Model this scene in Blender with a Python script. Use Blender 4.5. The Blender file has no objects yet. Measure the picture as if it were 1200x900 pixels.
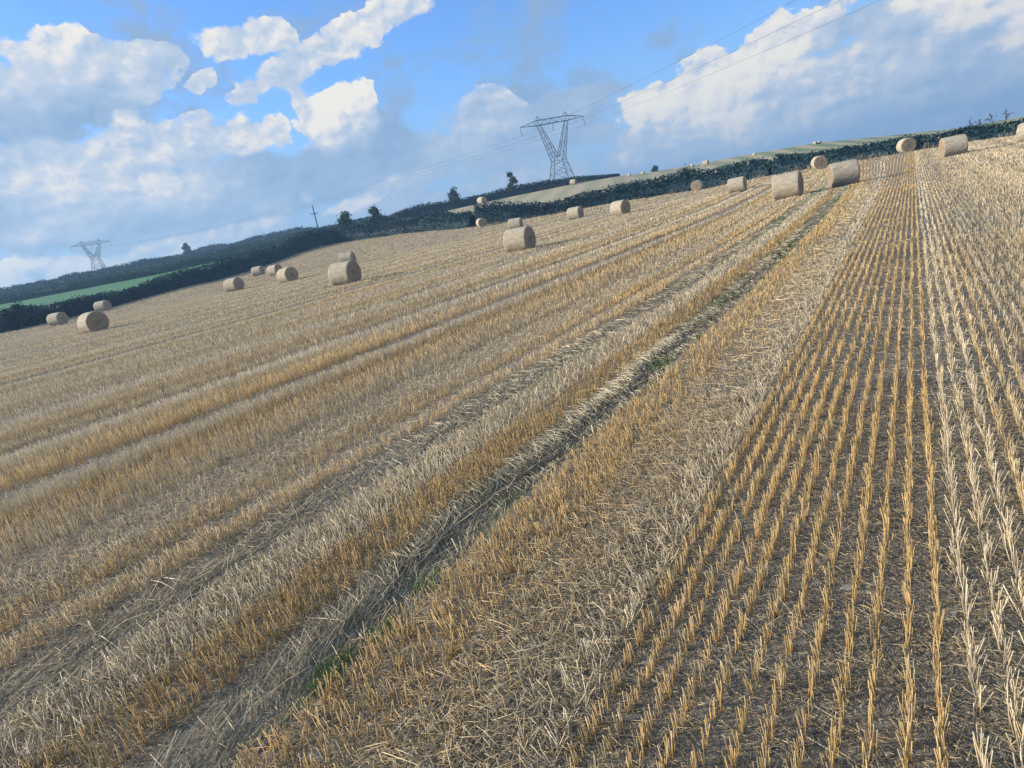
import bpy, math, random
import numpy as np
from mathutils import Vector
rng=np.random.default_rng(7); random.seed(7)
scene=bpy.context.scene; C=scene.collection
EYE=2.0
TERR=[(-180, 105.9, -0.549, 247.1, 0.2, 494.1, 0.6), (-95, 105.9, -0.549, 247.1, 1.372, 494.1, 2.034), (-68.6, 105.9, -0.549, 247.1, 1.372, 494.1, 2.034), (-66.51, 109.6, -0.502, 245.7, 1.39, 488.5, 2.147), (-64.37, 113.2, -0.453, 244.3, 1.406, 483.1, 2.259), (-63.23, 115.1, -0.384, 243.6, 1.411, 480.3, 2.316), (-61.6, 117.6, -0.285, 242.6, 1.417, 476.4, 2.275), (-60.84, 119.6, -0.228, 242.2, 1.419, 474.7, 2.255), (-57.74, 127.5, 0.011, 240.5, 1.433, 467.7, 2.168), (-56.38, 130.8, 0.115, 239.7, 1.49, 464.8, 2.18), (-54.52, 135.3, 0.117, 238.7, 1.568, 460.8, 2.195), (-51.03, 147.1, 0.405, 237.0, 1.628, 453.7, 2.267), (-49.16, 153.4, 0.726, 236.1, 1.713, 450.1, 2.314), (-47.54, 158.8, 1.003, 235.3, 1.786, 447.1, 2.331), (-46.0, 161.9, 1.134, 217.5, 1.805, 406.2, 2.308), (-44.46, 164.2, 1.24, 202.7, 1.822, 365.3, 2.282), (-42.75, 158.4, 1.069, 188.8, 1.717, 294.7, 2.361), (-41.21, 153.2, 1.01, 176.5, 1.546, 209.4, 2.08), (-39.37, 147.1, 0.938, 175.4, 1.508, 209.4, 2.076), (-36.9, 135.5, 0.713, 173.9, 1.367, 209.4, 2.017), (-33.72, 120.6, 0.318, 172.0, 1.207, 209.4, 2.089), (-30.12, 116.5, 0.15, 170.0, 1.156, 209.4, 2.154), (-27.24, 115.3, 0.063, 168.3, 1.109, 209.4, 2.146), (-24.08, 113.9, 0.038, 166.5, 1.097, 209.4, 2.144), (-21.13, 112.5, -0.021, 164.7, 1.011, 209.4, 2.033), (-18.31, 111.0, -0.156, 163.7, 0.842, 217.3, 1.829), (-14.11, 107.6, -0.294, 162.1, 0.69, 229.4, 1.663), (-11.72, 104.3, -0.29, 161.2, 0.682, 229.4, 1.644), (-9.47, 101.2, -0.272, 160.3, 0.647, 229.4, 1.557), (-6.23, 96.2, -0.332, 159.0, 0.552, 229.4, 1.427), (-2.68, 91.5, -0.45, 157.4, 0.276, 229.4, 0.997), (0.08, 88.9, -0.518, 156.1, 0.088, 229.4, 0.691), (1.55, 88.1, -0.65, 155.4, -0.057, 229.4, 0.532), (2.82, 87.3, -0.627, 154.8, -0.115, 229.4, 0.393), (5.39, 85.4, -0.811, 153.4, -0.24, 229.4, 0.328), (6.2, 84.7, -0.883, 152.9, -0.28, 229.4, 0.319), (31.2, 84.7, -0.883, 152.9, -0.28, 229.4, 0.319), (180, 105.9, -0.549, 247.1, 0.2, 494.1, 0.6)]
BALES=[(-86.8, 40.18, 72.8), (-51.46, 26.05, 94.9), (-96.48, 50.78, 67.8), (-65.01, 48.72, 81.8), (-91.19, 73.52, 68.9), (-78.49, 66.19, 85.1), (-55.26, 47.99, 98.0), (-32.41, 32.85, 83.4), (-56.77, 58.54, 65.9), (-62.83, 98.08, 132.4), (-21.67, 37.85, 89.2), (-42.78, 74.46, 75.1), (-35.5, 76.72, 93.2), (-26.41, 68.24, 110.8), (-27.06, 101.59, 177.1), (-15.33, 72.58, 91.1), (-6.8, 46.45, 93.7), (-9.47, 89.56, 162.0), (-3.84, 48.84, 253.5), (-0.65, 89.26, 161.6), (2.61, 63.97, 257.3), (7.82, 67.28, 116.6)]
FARBALES=[(-312.27, 278.48, 3.22), (-326.05, 198.6, 2.94), (-358.92, 226.59, 2.45), (-109.77, 173.86, 2.11), (-86.04, 188.11, 1.59), (-52.01, 207.25, 1.51), (-71.17, 194.79, 0.8), (-68.2, 198.24, 0.81), (-56.72, 209.88, 0.84), (-39.37, 213.07, 0.83), (-24.03, 220.63, 0.85), (-22.99, 221.5, 0.86)]
HEDGES={'near_left': [(-102.8, 47.2, 0.2), (-100.5, 39.4, 2.5), (-100.9, 41.2, 2.8), (-102.7, 46.8, 2.35), (-104.2, 52.6, 2.2), (-105.8, 59.0, 1.85), (-109.1, 68.8, 2.8), (-110.6, 75.0, 3.1), (-111.6, 79.5, 3.3), (-115.6, 93.5, 3.45), (-118.0, 106.0, 2.8), (-118.1, 108.8, 1.4)], 'middle': [(-117.8, 104.6, 4.05), (-118.1, 108.1, 4.25), (-117.5, 113.5, 4.05), (-115.7, 117.4, 3.5), (-102.0, 116.5, 2.75), (-90.1, 113.2, 2.8), (-77.4, 107.1, 3.1), (-66.8, 101.9, 2.7)], 'long': [(-65.8, 101.9, 3.15), (-59.4, 102.3, 3.1), (-53.5, 103.9, 2.8), (-47.2, 105.4, 2.6), (-38.9, 106.6, 2.5), (-32.1, 106.6, 2.6), (-31.1, 106.5, 2.8), (-30.3, 106.4, 3.2), (-26.6, 105.8, 2.4), (-22.9, 104.3, 2.4), (-19.0, 102.5, 2.35), (-16.5, 101.1, 1.75)], 'right': [(-15.9, 100.8, 2.15), (-12.2, 98.3, 2.0), (-4.4, 93.1, 1.8), (0.1, 90.6, 1.75), (4.4, 88.8, 1.65), (6.9, 87.4, 1.55), (9.3, 86.0, 1.65), (14.3, 85.1, 1.8)], 'far': [(-143.0, 164.7, 2.2), (-133.3, 164.0, 2.75), (-128.0, 168.3, 3.25), (-120.6, 173.6, 2.8), (-113.8, 178.1, 2.7), (-104.8, 183.6, 2.95), (-95.5, 188.6, 2.45), (-85.1, 193.5, 1.6), (-75.5, 198.7, 0.85)], 'belt_sky': [(-427.8, 200.4, 0.2), (-444.9, 180.6, 0.2), (-430.2, 197.7, 0.2), (-414.9, 214.3, 1.25), (-400.0, 229.5, 1.6), (-381.7, 246.6, 3.35), (-365.9, 260.2, 4.6), (-348.9, 273.7, 5.05), (-319.9, 290.6, 4.2), (-237.5, 244.2, 1.8), (-138.4, 158.0, 2.15)], 'belt_mid': [(-223.4, 104.6, 0.2), (-230.6, 93.1, 1.5), (-224.6, 102.7, 1.8), (-218.4, 111.8, 2.3), (-212.0, 120.6, 2.7), (-203.9, 130.8, 2.65), (-195.0, 140.8, 1.95), (-184.9, 151.2, 2.2), (-171.8, 158.2, 2.25), (-140.6, 145.0, 1.65)]}
CLOUDS=[(-1.0406, 0.2578, 11.0563, -2.5635, 0.5979, -32.8775, 0.55, 0.95), (-1.0773, 0.2264, 10.3252, -3.2765, -2.7705, -33.6147, 0.15, 1), (-1.0336, 0.2933, 22.2642, -7.2814, -2.8517, -56.6865, 0.85, 0.9), (-0.9709, 0.2552, 30.0836, -3.8393, 6.8406, -83.9871, 0.6, 0.6), (-1.0996, 0.2508, 19.7216, -6.3896, -1.7387, -27.9864, 0.55, 1), (-0.8283, 0.283, 18.4405, -5.445, -5.4113, -51.7356, 0.75, 0.95), (-0.7793, 0.2416, 18.5729, 4.159, 12.9251, -49.5107, 0.7, 0.95), (-0.6728, 0.2736, 9.5682, 3.5931, 17.8406, -57.4513, 0.85, 0.9), (-0.7633, 0.2167, 62.8385, -7.1312, -0.3735, -32.4945, 0.75, 0.9), (-0.8205, 0.2264, 34.1213, 3.6129, 15.9697, -83.3271, 0.75, 0.8), (-0.8901, 0.2475, 67.8713, -20.2208, -10.6749, -101.2682, 0.7, 0.5), (-0.5999, 0.2924, 28.4092, 5.0161, 9.8667, -73.4529, 0.7, 0.6), (-0.9896, 0.1611, 8.7144, -0.4766, 3.2658, -28.0566, 0.72, 1.05), (-1.0678, 0.1409, 13.5403, -1.4394, 3.2249, -36.8801, 0.72, 1.05), (-0.8588, 0.177, 21.6261, -0.0686, 5.9981, -53.9123, 0.95, 1.1), (-0.9862, 0.2052, 67.7481, -20.5685, -6.1078, -55.8759, 0.9, 1), (-0.8183, 0.182, 34.0201, -9.332, -7.8377, -54.7832, 0.95, 1), (-0.73, 0.1797, 19.2681, -4.9533, -3.9675, -25.4161, 1.05, 1.25), (-0.9452, 0.1196, 12.7014, -0.541, 3.7025, -39.8512, 0.85, 1.1), (-1.098, 0.1744, 18.997, -2.8083, 3.1162, -41.4962, 0.6, 1), (-0.8065, 0.1196, 5.4539, -0.2424, 0.9044, -22.7676, 0.2, 1.1), (-0.6758, 0.143, 15.2492, -0.7679, -0.164, -25.1103, 0.12, 1.15), (-1.1269, 0.1093, 11.5289, -1.716, 1.2754, -30.549, 0.3, 0.9), (-0.9911, 0.0868, 7.0361, -0.8464, 0.5764, -39.4726, 0.3, 0.9), (-1.0551, 0.105, 21.0431, -1.4507, 6.475, -62.4399, 0.85, 1.05), (-1.1139, 0.0939, 22.4494, -1.8513, 9.1595, -85.5688, 0.8, 0.95), (-0.7224, 0.076, 19.068, 4.8995, 21.395, -76.714, 0.95, 1), (-0.7997, 0.0921, 70.8937, -18.4225, -18.863, -108.0581, 1, 1), (-0.8599, 0.0831, 24.7353, -2.2662, 0.1468, -81.7132, 0.6, 0.7), (-1.1544, 0.053, 16.7048, -3.0293, -2.0217, -63.0056, 0.95, 1.15), (-1.0124, 0.0487, 12.3618, -0.5053, 7.0911, -78.3395, 0.85, 0.9), (-0.9138, 0.0584, 18.2887, -0.6204, 6.1586, -90.4985, 0.8, 0.85), (-0.6451, 0.0914, 13.687, 0.6902, 4.2026, -62.0012, 0.5, 0.6), (-0.5451, 0.1535, 13.8481, -0.7794, -2.5841, -45.3053, 0.55, 0.8), (-0.5805, 0.1317, 15.0377, -0.4016, -0.7439, -37.1429, 0.5, 0.9), (-0.4892, 0.0618, 10.2407, 0.3318, 0.2218, -32.809, 0.55, 0.8), (-0.5044, 0.1116, 7.5213, 0.2209, 0.1179, -29.3475, 0.3, 0.7), (-0.4658, 0.1527, 10.5263, 0.4163, -0.4333, -91.1529, 0.25, 0.7), (-0.3765, 0.1475, 14.4319, 0.8832, -1.7619, -102.3126, 0.25, 0.55), (-0.1297, 0.0747, 5.2983, 0.7803, 0.3115, -20.5666, 0.55, 1.1), (0.0032, 0.0713, 7.7775, 0.6242, -2.0729, -18.7859, 0.52, 1.1), (0.0931, 0.0242, 14.4517, 0.8214, -4.0756, -26.9035, 0.45, 1), (-0.2506, 0.0534, 8.2223, 1.0015, 0.9697, -31.7406, 0.52, 1.1), (-0.0081, 0.02, 7.0787, 0.9699, 0.1034, -49.1438, 0.35, 0.9), (-0.3015, 0.1179, 22.3018, 1.738, -0.8467, -41.6828, 1.1, 1.3), (-0.2227, 0.0999, 21.2672, 2.0247, -0.4759, -20.2018, 1.1, 1.3), (-0.2039, 0.121, 31.8561, 3.1955, -1.4557, -43.2258, 1.1, 1.3), (-0.1177, 0.1556, 22.7872, 3.5292, -1.1084, -42.2289, 1.1, 1.35), (-0.1505, 0.1284, 22.7951, 4.8793, 2.3823, -37.0075, 1.05, 1.3), (-0.0064, 0.1464, 44.129, -2.2002, -25.3763, -84.0514, 1.05, 1.2), (-0.0698, 0.0805, 17.9053, 2.2759, -0.9922, -32.8405, 1.05, 1.35), (-0.1837, 0.0585, 9.526, 0.6539, -3.0815, -65.7607, 0.95, 1), (-0.0564, 0.1405, 12.2423, 0.4324, -8.3662, -47.7614, 0.5, 1), (0.0714, 0.1189, 17.4688, 1.7129, -7.9095, -51.3467, 0.95, 1.2), (0.0978, 0.0791, 50.4688, -0.7353, -19.5257, -66.252, 0.9, 1), (-0.35, 0.0515, 68.0952, -16.693, -12.4576, -42.2317, 0.95, 1), (-0.3114, 0.0721, 24.2617, 0.084, -4.1943, -55.5168, 0.75, 1), (0.0144, 0.0246, 38.7394, 8.9653, 17.2494, -139.6354, 0.75, 0.8), (-0.2699, 0.08, 17.9996, 1.5094, -0.4624, -37.5623, 0.8, 1), (-0.8864, 0.0357, 2.1274, -0.1675, 0.2437, -40.0711, 0.5, 0.55), (-0.2221, 0.0078, 2.1701, 0.1642, -0.3094, -39.978, 0.45, 0.6), (-0.5685, 0.0411, 3.1123, -0.0148, -0.2137, -42.0109, 0.5, 0.6)]
WEEDS=[(-2.58, 1.83, 0.05, 110, 0.09), (-2.61, 1.94, 0.04, 60, 0.08), (-2.54, 2.23, 0.05, 50, 0.07), (-2.6, 2.66, 0.05, 50, 0.07), (-2.55, 3.33, 0.07, 70, 0.08), (-2.59, 3.82, 0.07, 70, 0.07), (-2.76, 7.55, 0.1, 110, 0.08), (-2.9, 11.44, 0.14, 110, 0.08), (-2.95, 12.01, 0.12, 60, 0.08), (-3.08, 19.64, 0.25, 120, 0.09), (-3.08, 17.63, 0.2, 60, 0.08), (-4.61, 2.83, 0.03, 20, 0.06)]
STONES=[(-0.36, 3.16, 0.028, 'light grey stone lying between the orange rows near the bottom right'), (-2.25, 1.43, 0.035, 'grey stone at the bottom edge right of the grey straw track'), (-4.36, 3.56, 0.03, 'pale flat stone in the left wheel track'), (-0.16, 2.54, 0.018, 'small grey stone on bare soil between rows, near the bottom')]
HAZE=0.0006
PZ=[0,0,0]
P3X,P3Y,P3R=(30.78, 139.44, 36.44)
# ------------------------------------------------------------------ camera
cam=bpy.data.cameras.new('camera'); cam_o=bpy.data.objects.new('camera',cam); C.objects.link(cam_o)
cam.sensor_width=36; cam.sensor_fit='HORIZONTAL'; cam.lens=23.4; cam.clip_start=0.05; cam.clip_end=8000
PITCH,YAW,ROLL=math.radians(13.3038),math.radians(-32.7802),math.radians(11.3)
fw=Vector((math.sin(YAW)*math.cos(PITCH),math.cos(YAW)*math.cos(PITCH),-math.sin(PITCH)))
r0=Vector((math.cos(YAW),-math.sin(YAW),0)); u0=r0.cross(fw)
rt=math.cos(ROLL)*r0-math.sin(ROLL)*u0; up=math.sin(ROLL)*r0+math.cos(ROLL)*u0
from mathutils import Matrix
M=Matrix((rt,up,-fw)).transposed().to_4x4(); M.translation=(0,0,EYE); cam_o.matrix_world=M
scene.camera=cam_o
# ------------------------------------------------------------------ look
scene.render.engine='CYCLES'; scene.cycles.max_bounces=4; scene.cycles.diffuse_bounces=2; scene.cycles.transmission_bounces=3; scene.cycles.volume_bounces=0
vs=scene.view_settings; vs.view_transform='Standard'; vs.look='None'; vs.gamma=1; vs.use_curve_mapping=False
vs.exposure=0.72
SUN_AZ,SUN_EL=-118.0,22.0
# ------------------------------------------------------------------ sky
W=bpy.data.worlds.new('World'); scene.world=W; W.use_nodes=True
nt=W.node_tree; nt.nodes.clear(); N=nt.nodes; Lk=nt.links
def nd(t,**k):
    n=N.new(t)
    for a,b in k.items(): setattr(n,a,b)
    return n
def setin(n,i,v):
    if hasattr(v,'is_output') or isinstance(v,bpy.types.NodeSocket): Lk.new(v,n.inputs[i])
    elif v is not None: n.inputs[i].default_value=v
def mth(op,a,b=None,c=None,clamp=False):
    n=nd('ShaderNodeMath',operation=op,use_clamp=clamp); setin(n,0,a); setin(n,1,b); setin(n,2,c); return n.outputs[0]
def vm(op,a,b=None,out=0):
    n=nd('ShaderNodeVectorMath',operation=op); setin(n,0,a); setin(n,1,b); return n.outputs[out]
def mixc(f,a,b,bt='MIX'):
    n=nd('ShaderNodeMix',data_type='RGBA',blend_type=bt); setin(n,0,f); setin(n,6,a); setin(n,7,b); return n.outputs[2]
def sstep(x,a,b):
    n=nd('ShaderNodeMapRange',interpolation_type='SMOOTHSTEP'); setin(n,0,x); n.inputs[1].default_value=a; n.inputs[2].default_value=b; return n.outputs[0]
tc=nd('ShaderNodeTexCoord'); sx=nd('ShaderNodeSeparateXYZ'); Lk.new(tc.outputs['Generated'],sx.inputs[0])
az=mth('ARCTAN2',sx.outputs[0],sx.outputs[1]); el=mth('ARCSINE',sx.outputs[2])
cb=nd('ShaderNodeCombineXYZ'); Lk.new(az,cb.inputs[0]); Lk.new(el,cb.inputs[1]); v0=cb.outputs[0]
def noise(v,s,det,rough=.55,dist=0,z=0,col=False):
    if z: v=vm('ADD',v,(0,0,z))
    n=nd('ShaderNodeTexNoise'); Lk.new(v,n.inputs['Vector']); n.inputs['Scale'].default_value=s; n.inputs['Detail'].default_value=det
    n.inputs['Roughness'].default_value=rough; n.inputs['Distortion'].default_value=dist
    return n.outputs['Color' if col else 'Fac']
wv=vm('SUBTRACT',noise(v0,6,5,.62,z=3.1,col=True),(.5,.5,.5)); wv=vm('MULTIPLY',wv,(.16,.085,0))
v1=vm('ADD',v0,wv)
def voro(v,s,det,rough):
    n=nd('ShaderNodeTexVoronoi',feature='F1'); n.voronoi_dimensions='3D'; n.normalize=True
    Lk.new(v,n.inputs['Vector']); n.inputs['Scale'].default_value=s; n.inputs['Detail'].default_value=det; n.inputs['Roughness'].default_value=rough
    return n.outputs['Distance']
fine=vm('MULTIPLY',vm('SUBTRACT',noise(v0,38,4,.6,z=8.0,col=True),(.5,.5,.5)),(.020,.020,.020))
def height(v):
    q=vm('ADD',vm('MULTIPLY',v,(1,1.35,1)),fine)
    a=noise(q,7,9,.60,z=1.7); b=mth('SUBTRACT',1.0,voro(q,20,3.4,.55))
    return mth('ADD',mth('MULTIPLY',a,.8),mth('MULTIPLY',b,.48))
h1=height(v0); h2=height(vm('ADD',v0,(-.008,.009,0)))
relief=mth('SUBTRACT',h1,h2)
Wm=None;num=None;den=None
for (ca,ce,a,b,c,d,br,st) in CLOUDS:
    dv=vm('SUBTRACT',v1,(ca,ce,0))
    q1=vm('DOT_PRODUCT',dv,(a,b,0),1); q2=vm('DOT_PRODUCT',dv,(c,d,0),1)
    r2=mth('MULTIPLY_ADD',q1,q1,mth('MULTIPLY',q2,q2))
    w=mth('MULTIPLY_ADD',r2,-.5*st,st); w=mth('MAXIMUM',w,0.0)
    Wm=w if Wm is None else mth('SMOOTH_MAX',Wm,w,.25)
    w2=mth('POWER',w,2.5)
    num=mth('MULTIPLY',w2,br) if num is None else mth('MULTIPLY_ADD',w2,br,num)
    den=w2 if den is None else mth('ADD',den,w2)
B=mth('DIVIDE',num,mth('ADD',den,.0001))
# elsewhere in the sky: unseen pale cumulus added to make the light less blue
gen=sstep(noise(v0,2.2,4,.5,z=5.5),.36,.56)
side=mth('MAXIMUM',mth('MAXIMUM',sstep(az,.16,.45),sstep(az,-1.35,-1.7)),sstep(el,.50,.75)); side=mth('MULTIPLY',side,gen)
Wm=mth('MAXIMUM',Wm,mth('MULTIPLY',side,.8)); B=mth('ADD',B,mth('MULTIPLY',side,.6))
D=mth('ADD',Wm,mth('MULTIPLY',mth('SUBTRACT',h1,.71),3.0))
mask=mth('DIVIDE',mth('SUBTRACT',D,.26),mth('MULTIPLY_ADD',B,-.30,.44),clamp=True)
soft=sstep(mth('ADD',Wm,mth('MULTIPLY',mth('SUBTRACT',noise(v0,5,7,.62,z=2.2),.5),2.2)),.40,1.5)
low=sstep(el,.24,.02)
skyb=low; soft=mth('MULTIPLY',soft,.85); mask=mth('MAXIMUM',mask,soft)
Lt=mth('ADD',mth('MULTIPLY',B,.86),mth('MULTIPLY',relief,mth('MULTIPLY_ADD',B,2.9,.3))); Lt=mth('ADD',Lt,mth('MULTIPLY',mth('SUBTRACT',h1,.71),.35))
rp=nd('ShaderNodeValToRGB'); Lk.new(Lt,rp.inputs[0]); e=rp.color_ramp.elements
e[0].position=0.08; e[0].color=(.29,.44,.67,1); e[1].position=1.0; e[1].color=(1.0,.95,.83,1)
for p_,c_ in ((.36,(.43,.56,.75,1)),(.60,(.60,.68,.80,1)),(.80,(.88,.85,.82,1))):
    x=rp.color_ramp.elements.new(p_); x.color=c_
sky=nd('ShaderNodeTexSky',sky_type='NISHITA'); sky.sun_disc=False; sky.sun_elevation=math.radians(SUN_EL); sky.sun_rotation=math.radians(SUN_AZ)
sky.altitude=100; sky.air_density=1.0; sky.dust_density=.6; sky.ozone_density=2.5
SKYK=0.125; EXPK=2**vs.exposure
skyc=mixc(1.0,sky.outputs[0],(.60,.86,1.22,1),'MULTIPLY')
cl=mixc(1.0,rp.outputs[0],(1/SKYK/EXPK,)*3+(1,),'MULTIPLY')
bg=nd('ShaderNodeBackground'); bg.inputs[1].default_value=SKYK
hz_=tuple(q/SKYK/EXPK for q in (.34,.52,.78))+(1,)
skyc=mixc(mth('MULTIPLY',skyb,.85),skyc,hz_)
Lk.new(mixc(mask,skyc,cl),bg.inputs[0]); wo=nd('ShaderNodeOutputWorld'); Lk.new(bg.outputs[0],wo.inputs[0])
W.cycles.sampling_method='MANUAL'; W.cycles.sample_map_resolution=512
# ------------------------------------------------------------------ sun
sl=bpy.data.lights.new('sun','SUN'); sl.energy=4.3; sl.angle=math.radians(3.0); sl.color=(1.0,.86,.68)
so=bpy.data.objects.new('sun',sl); C.objects.link(so)
sd=Vector((math.sin(math.radians(SUN_AZ))*math.cos(math.radians(SUN_EL)),math.cos(math.radians(SUN_AZ))*math.cos(math.radians(SUN_EL)),math.sin(math.radians(SUN_EL))))
so.rotation_euler=sd.to_track_quat('Z','Y').to_euler()
# ---- terrain height: azimuth (deg from +Y, clockwise) -> field edge, middle, skyline (distance m, elevation deg)
TAZ=np.array([t[0] for t in TERR]); TV=np.array([t[1:] for t in TERR])
_fa=np.linspace(-180,180,1441)
_tab=[]
for _k in range(6):
    _c=np.interp(_fa,TAZ,TV[:,_k]); _ker=np.exp(-0.5*(np.arange(-8,9)/2.2)**2); _ker/=_ker.sum()
    _tab.append(np.convolve(np.pad(_c,8,mode='edge'),_ker,'valid'))
def prof(az): return [np.interp(az,_fa,c) for c in _tab]
def ground_z(x,y):
    x=np.asarray(x,float); y=np.asarray(y,float)
    R=np.hypot(x,y); az=np.degrees(np.arctan2(x,y))
    RE,eE,RM,eM,RS,eS=prof(az)
    zE=EYE+RE*np.tan(np.radians(eE)); t=np.clip(R/RE,0,1)
    z=zE*t**2.5
    e2=eE+(eM-eE)*(R-RE)/(RM-RE); z2=EYE+R*np.tan(np.radians(e2))
    e3=eM+(eS-eM)*(R-RM)/(RS-RM); z3=EYE+R*np.tan(np.radians(e3))
    zS=EYE+RS*np.tan(np.radians(eS)); z4=np.maximum(zS-0.02*(R-RS),np.minimum(zS,-12))
    z=np.where(R>RE,z2,z); z=np.where(R>RM,z3,z); z=np.where(R>RS,z4,z)
    return z
# ------------------------------------------------------------------ helpers
def tag(o,label=None,cat=None,group=None,kind=None):
    if label: o['label']=label
    if cat: o['category']=cat
    if group: o['group']=group
    if kind: o['kind']=kind
    return o
def empty(name,loc,rz=0.0):
    o=bpy.data.objects.new(name,None); C.objects.link(o); o.location=loc; o.rotation_euler=(0,0,rz); o.empty_display_size=.3; return o
def mesh_obj(name,V,Fq,mats,parent=None,attr=None,smooth=False,mi=None):
    """V (n,3); Fq (m,k) array or list of arrays of faces with k corners"""
    me=bpy.data.meshes.new(name); V=np.asarray(V,np.float32)
    Fl=Fq if isinstance(Fq,list) else [Fq]
    Fl=[np.asarray(f,np.int32) for f in Fl if len(f)]
    me.vertices.add(len(V)); me.vertices.foreach_set('co',V.ravel())
    nl=sum(f.size for f in Fl); npoly=sum(len(f) for f in Fl)
    me.loops.add(nl); me.loops.foreach_set('vertex_index',np.concatenate([f.ravel() for f in Fl]))
    tot=np.concatenate([np.full(len(f),f.shape[1],np.int32) for f in Fl]); st=np.concatenate([[0],np.cumsum(tot)[:-1]]).astype(np.int32)
    me.polygons.add(npoly); me.polygons.foreach_set('loop_start',st); me.polygons.foreach_set('loop_total',tot)
    if mi is not None: me.polygons.foreach_set('material_index',np.asarray(mi,np.int32))
    for k,a in (attr or {}).items():
        at=me.attributes.new(k,'FLOAT','POINT'); at.data.foreach_set('value',np.asarray(a,np.float32))
    me.update(calc_edges=True)
    if smooth: me.polygons.foreach_set('use_smooth',np.ones(npoly,bool))
    for m in (mats if isinstance(mats,(list,tuple)) else [mats]): me.materials.append(m)
    o=bpy.data.objects.new(name,me); C.objects.link(o)
    if parent: o.parent=parent
    return o
class MB:
    def __init__(s): s.v=[]; s.f=[]
    def bar(s,a,b,w,w2=None):
        a=Vector(a); b=Vector(b); d=(b-a).normalized(); t=Vector((0,0,1)) if abs(d.z)<.9 else Vector((1,0,0))
        u=d.cross(t).normalized(); v=d.cross(u); w2=w if w2 is None else w2; k=len(s.v)
        for p,ww in ((a,w),(b,w2)):
            for i,j in ((-1,-1),(1,-1),(1,1),(-1,1)): s.v.append(p+u*i*ww/2+v*j*ww/2)
        s.f+=[(k,k+1,k+2,k+3),(k+7,k+6,k+5,k+4)]+[(k+i,k+4+i,k+4+(i+1)%4,k+(i+1)%4) for i in range(4)]
    def tube(s,pts,rad,n=8):
        k=len(s.v); pts=[Vector(p) for p in pts]
        for i,p in enumerate(pts):
            d=(pts[min(i+1,len(pts)-1)]-pts[max(i-1,0)]).normalized(); t=Vector((0,0,1)) if abs(d.z)<.9 else Vector((1,0,0))
            u=d.cross(t).normalized(); v=d.cross(u); r=rad[i] if isinstance(rad,(list,tuple)) else rad
            for j in range(n): s.v.append(p+u*math.cos(2*math.pi*j/n)*r+v*math.sin(2*math.pi*j/n)*r)
        for i in range(len(pts)-1):
            for j in range(n): s.f.append((k+i*n+j,k+i*n+(j+1)%n,k+(i+1)*n+(j+1)%n,k+(i+1)*n+j))
        e=len(s.v); s.v+= [pts[0],pts[-1]]
        for j in range(n):
            s.f.append((e,k+(j+1)%n,k+j,k+j)); s.f.append((e+1,k+(len(pts)-1)*n+j,k+(len(pts)-1)*n+(j+1)%n,k+(len(pts)-1)*n+(j+1)%n))
    def build(s,name,mat,parent=None,smooth=False):
        me=bpy.data.meshes.new(name); fs=[tuple(dict.fromkeys(f)) for f in s.f]
        me.from_pydata([tuple(v) for v in s.v],[],fs); me.update(); me.materials.append(mat)
        if smooth: me.polygons.foreach_set('use_smooth',[True]*len(me.polygons))
        o=bpy.data.objects.new(name,me); C.objects.link(o)
        if parent: o.parent=parent
        return o
def vnoise(n,seed,oct=4,lo=2):
    """smooth 1-D noise on n samples"""
    r=np.random.default_rng(seed); o=np.zeros(n); x=np.linspace(0,1,n)
    for k in range(oct):
        m=lo*2**k+2; o+=np.interp(x,np.linspace(0,1,m),r.normal(size=m))/1.6**k
    return o
def n2(x,y,seed=0):
    """cheap smooth 2-D noise from sines, about -1..1"""
    r=np.random.default_rng(seed); o=0
    for k in range(6):
        a=r.uniform(0,6.28); f=r.uniform(.6,1.6); p=r.uniform(0,6.28); o=o+np.sin((x*math.cos(a)+y*math.sin(a))*f+p+1.3*np.sin(x*.37*f+y*.51+p))
    return o/3
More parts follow.
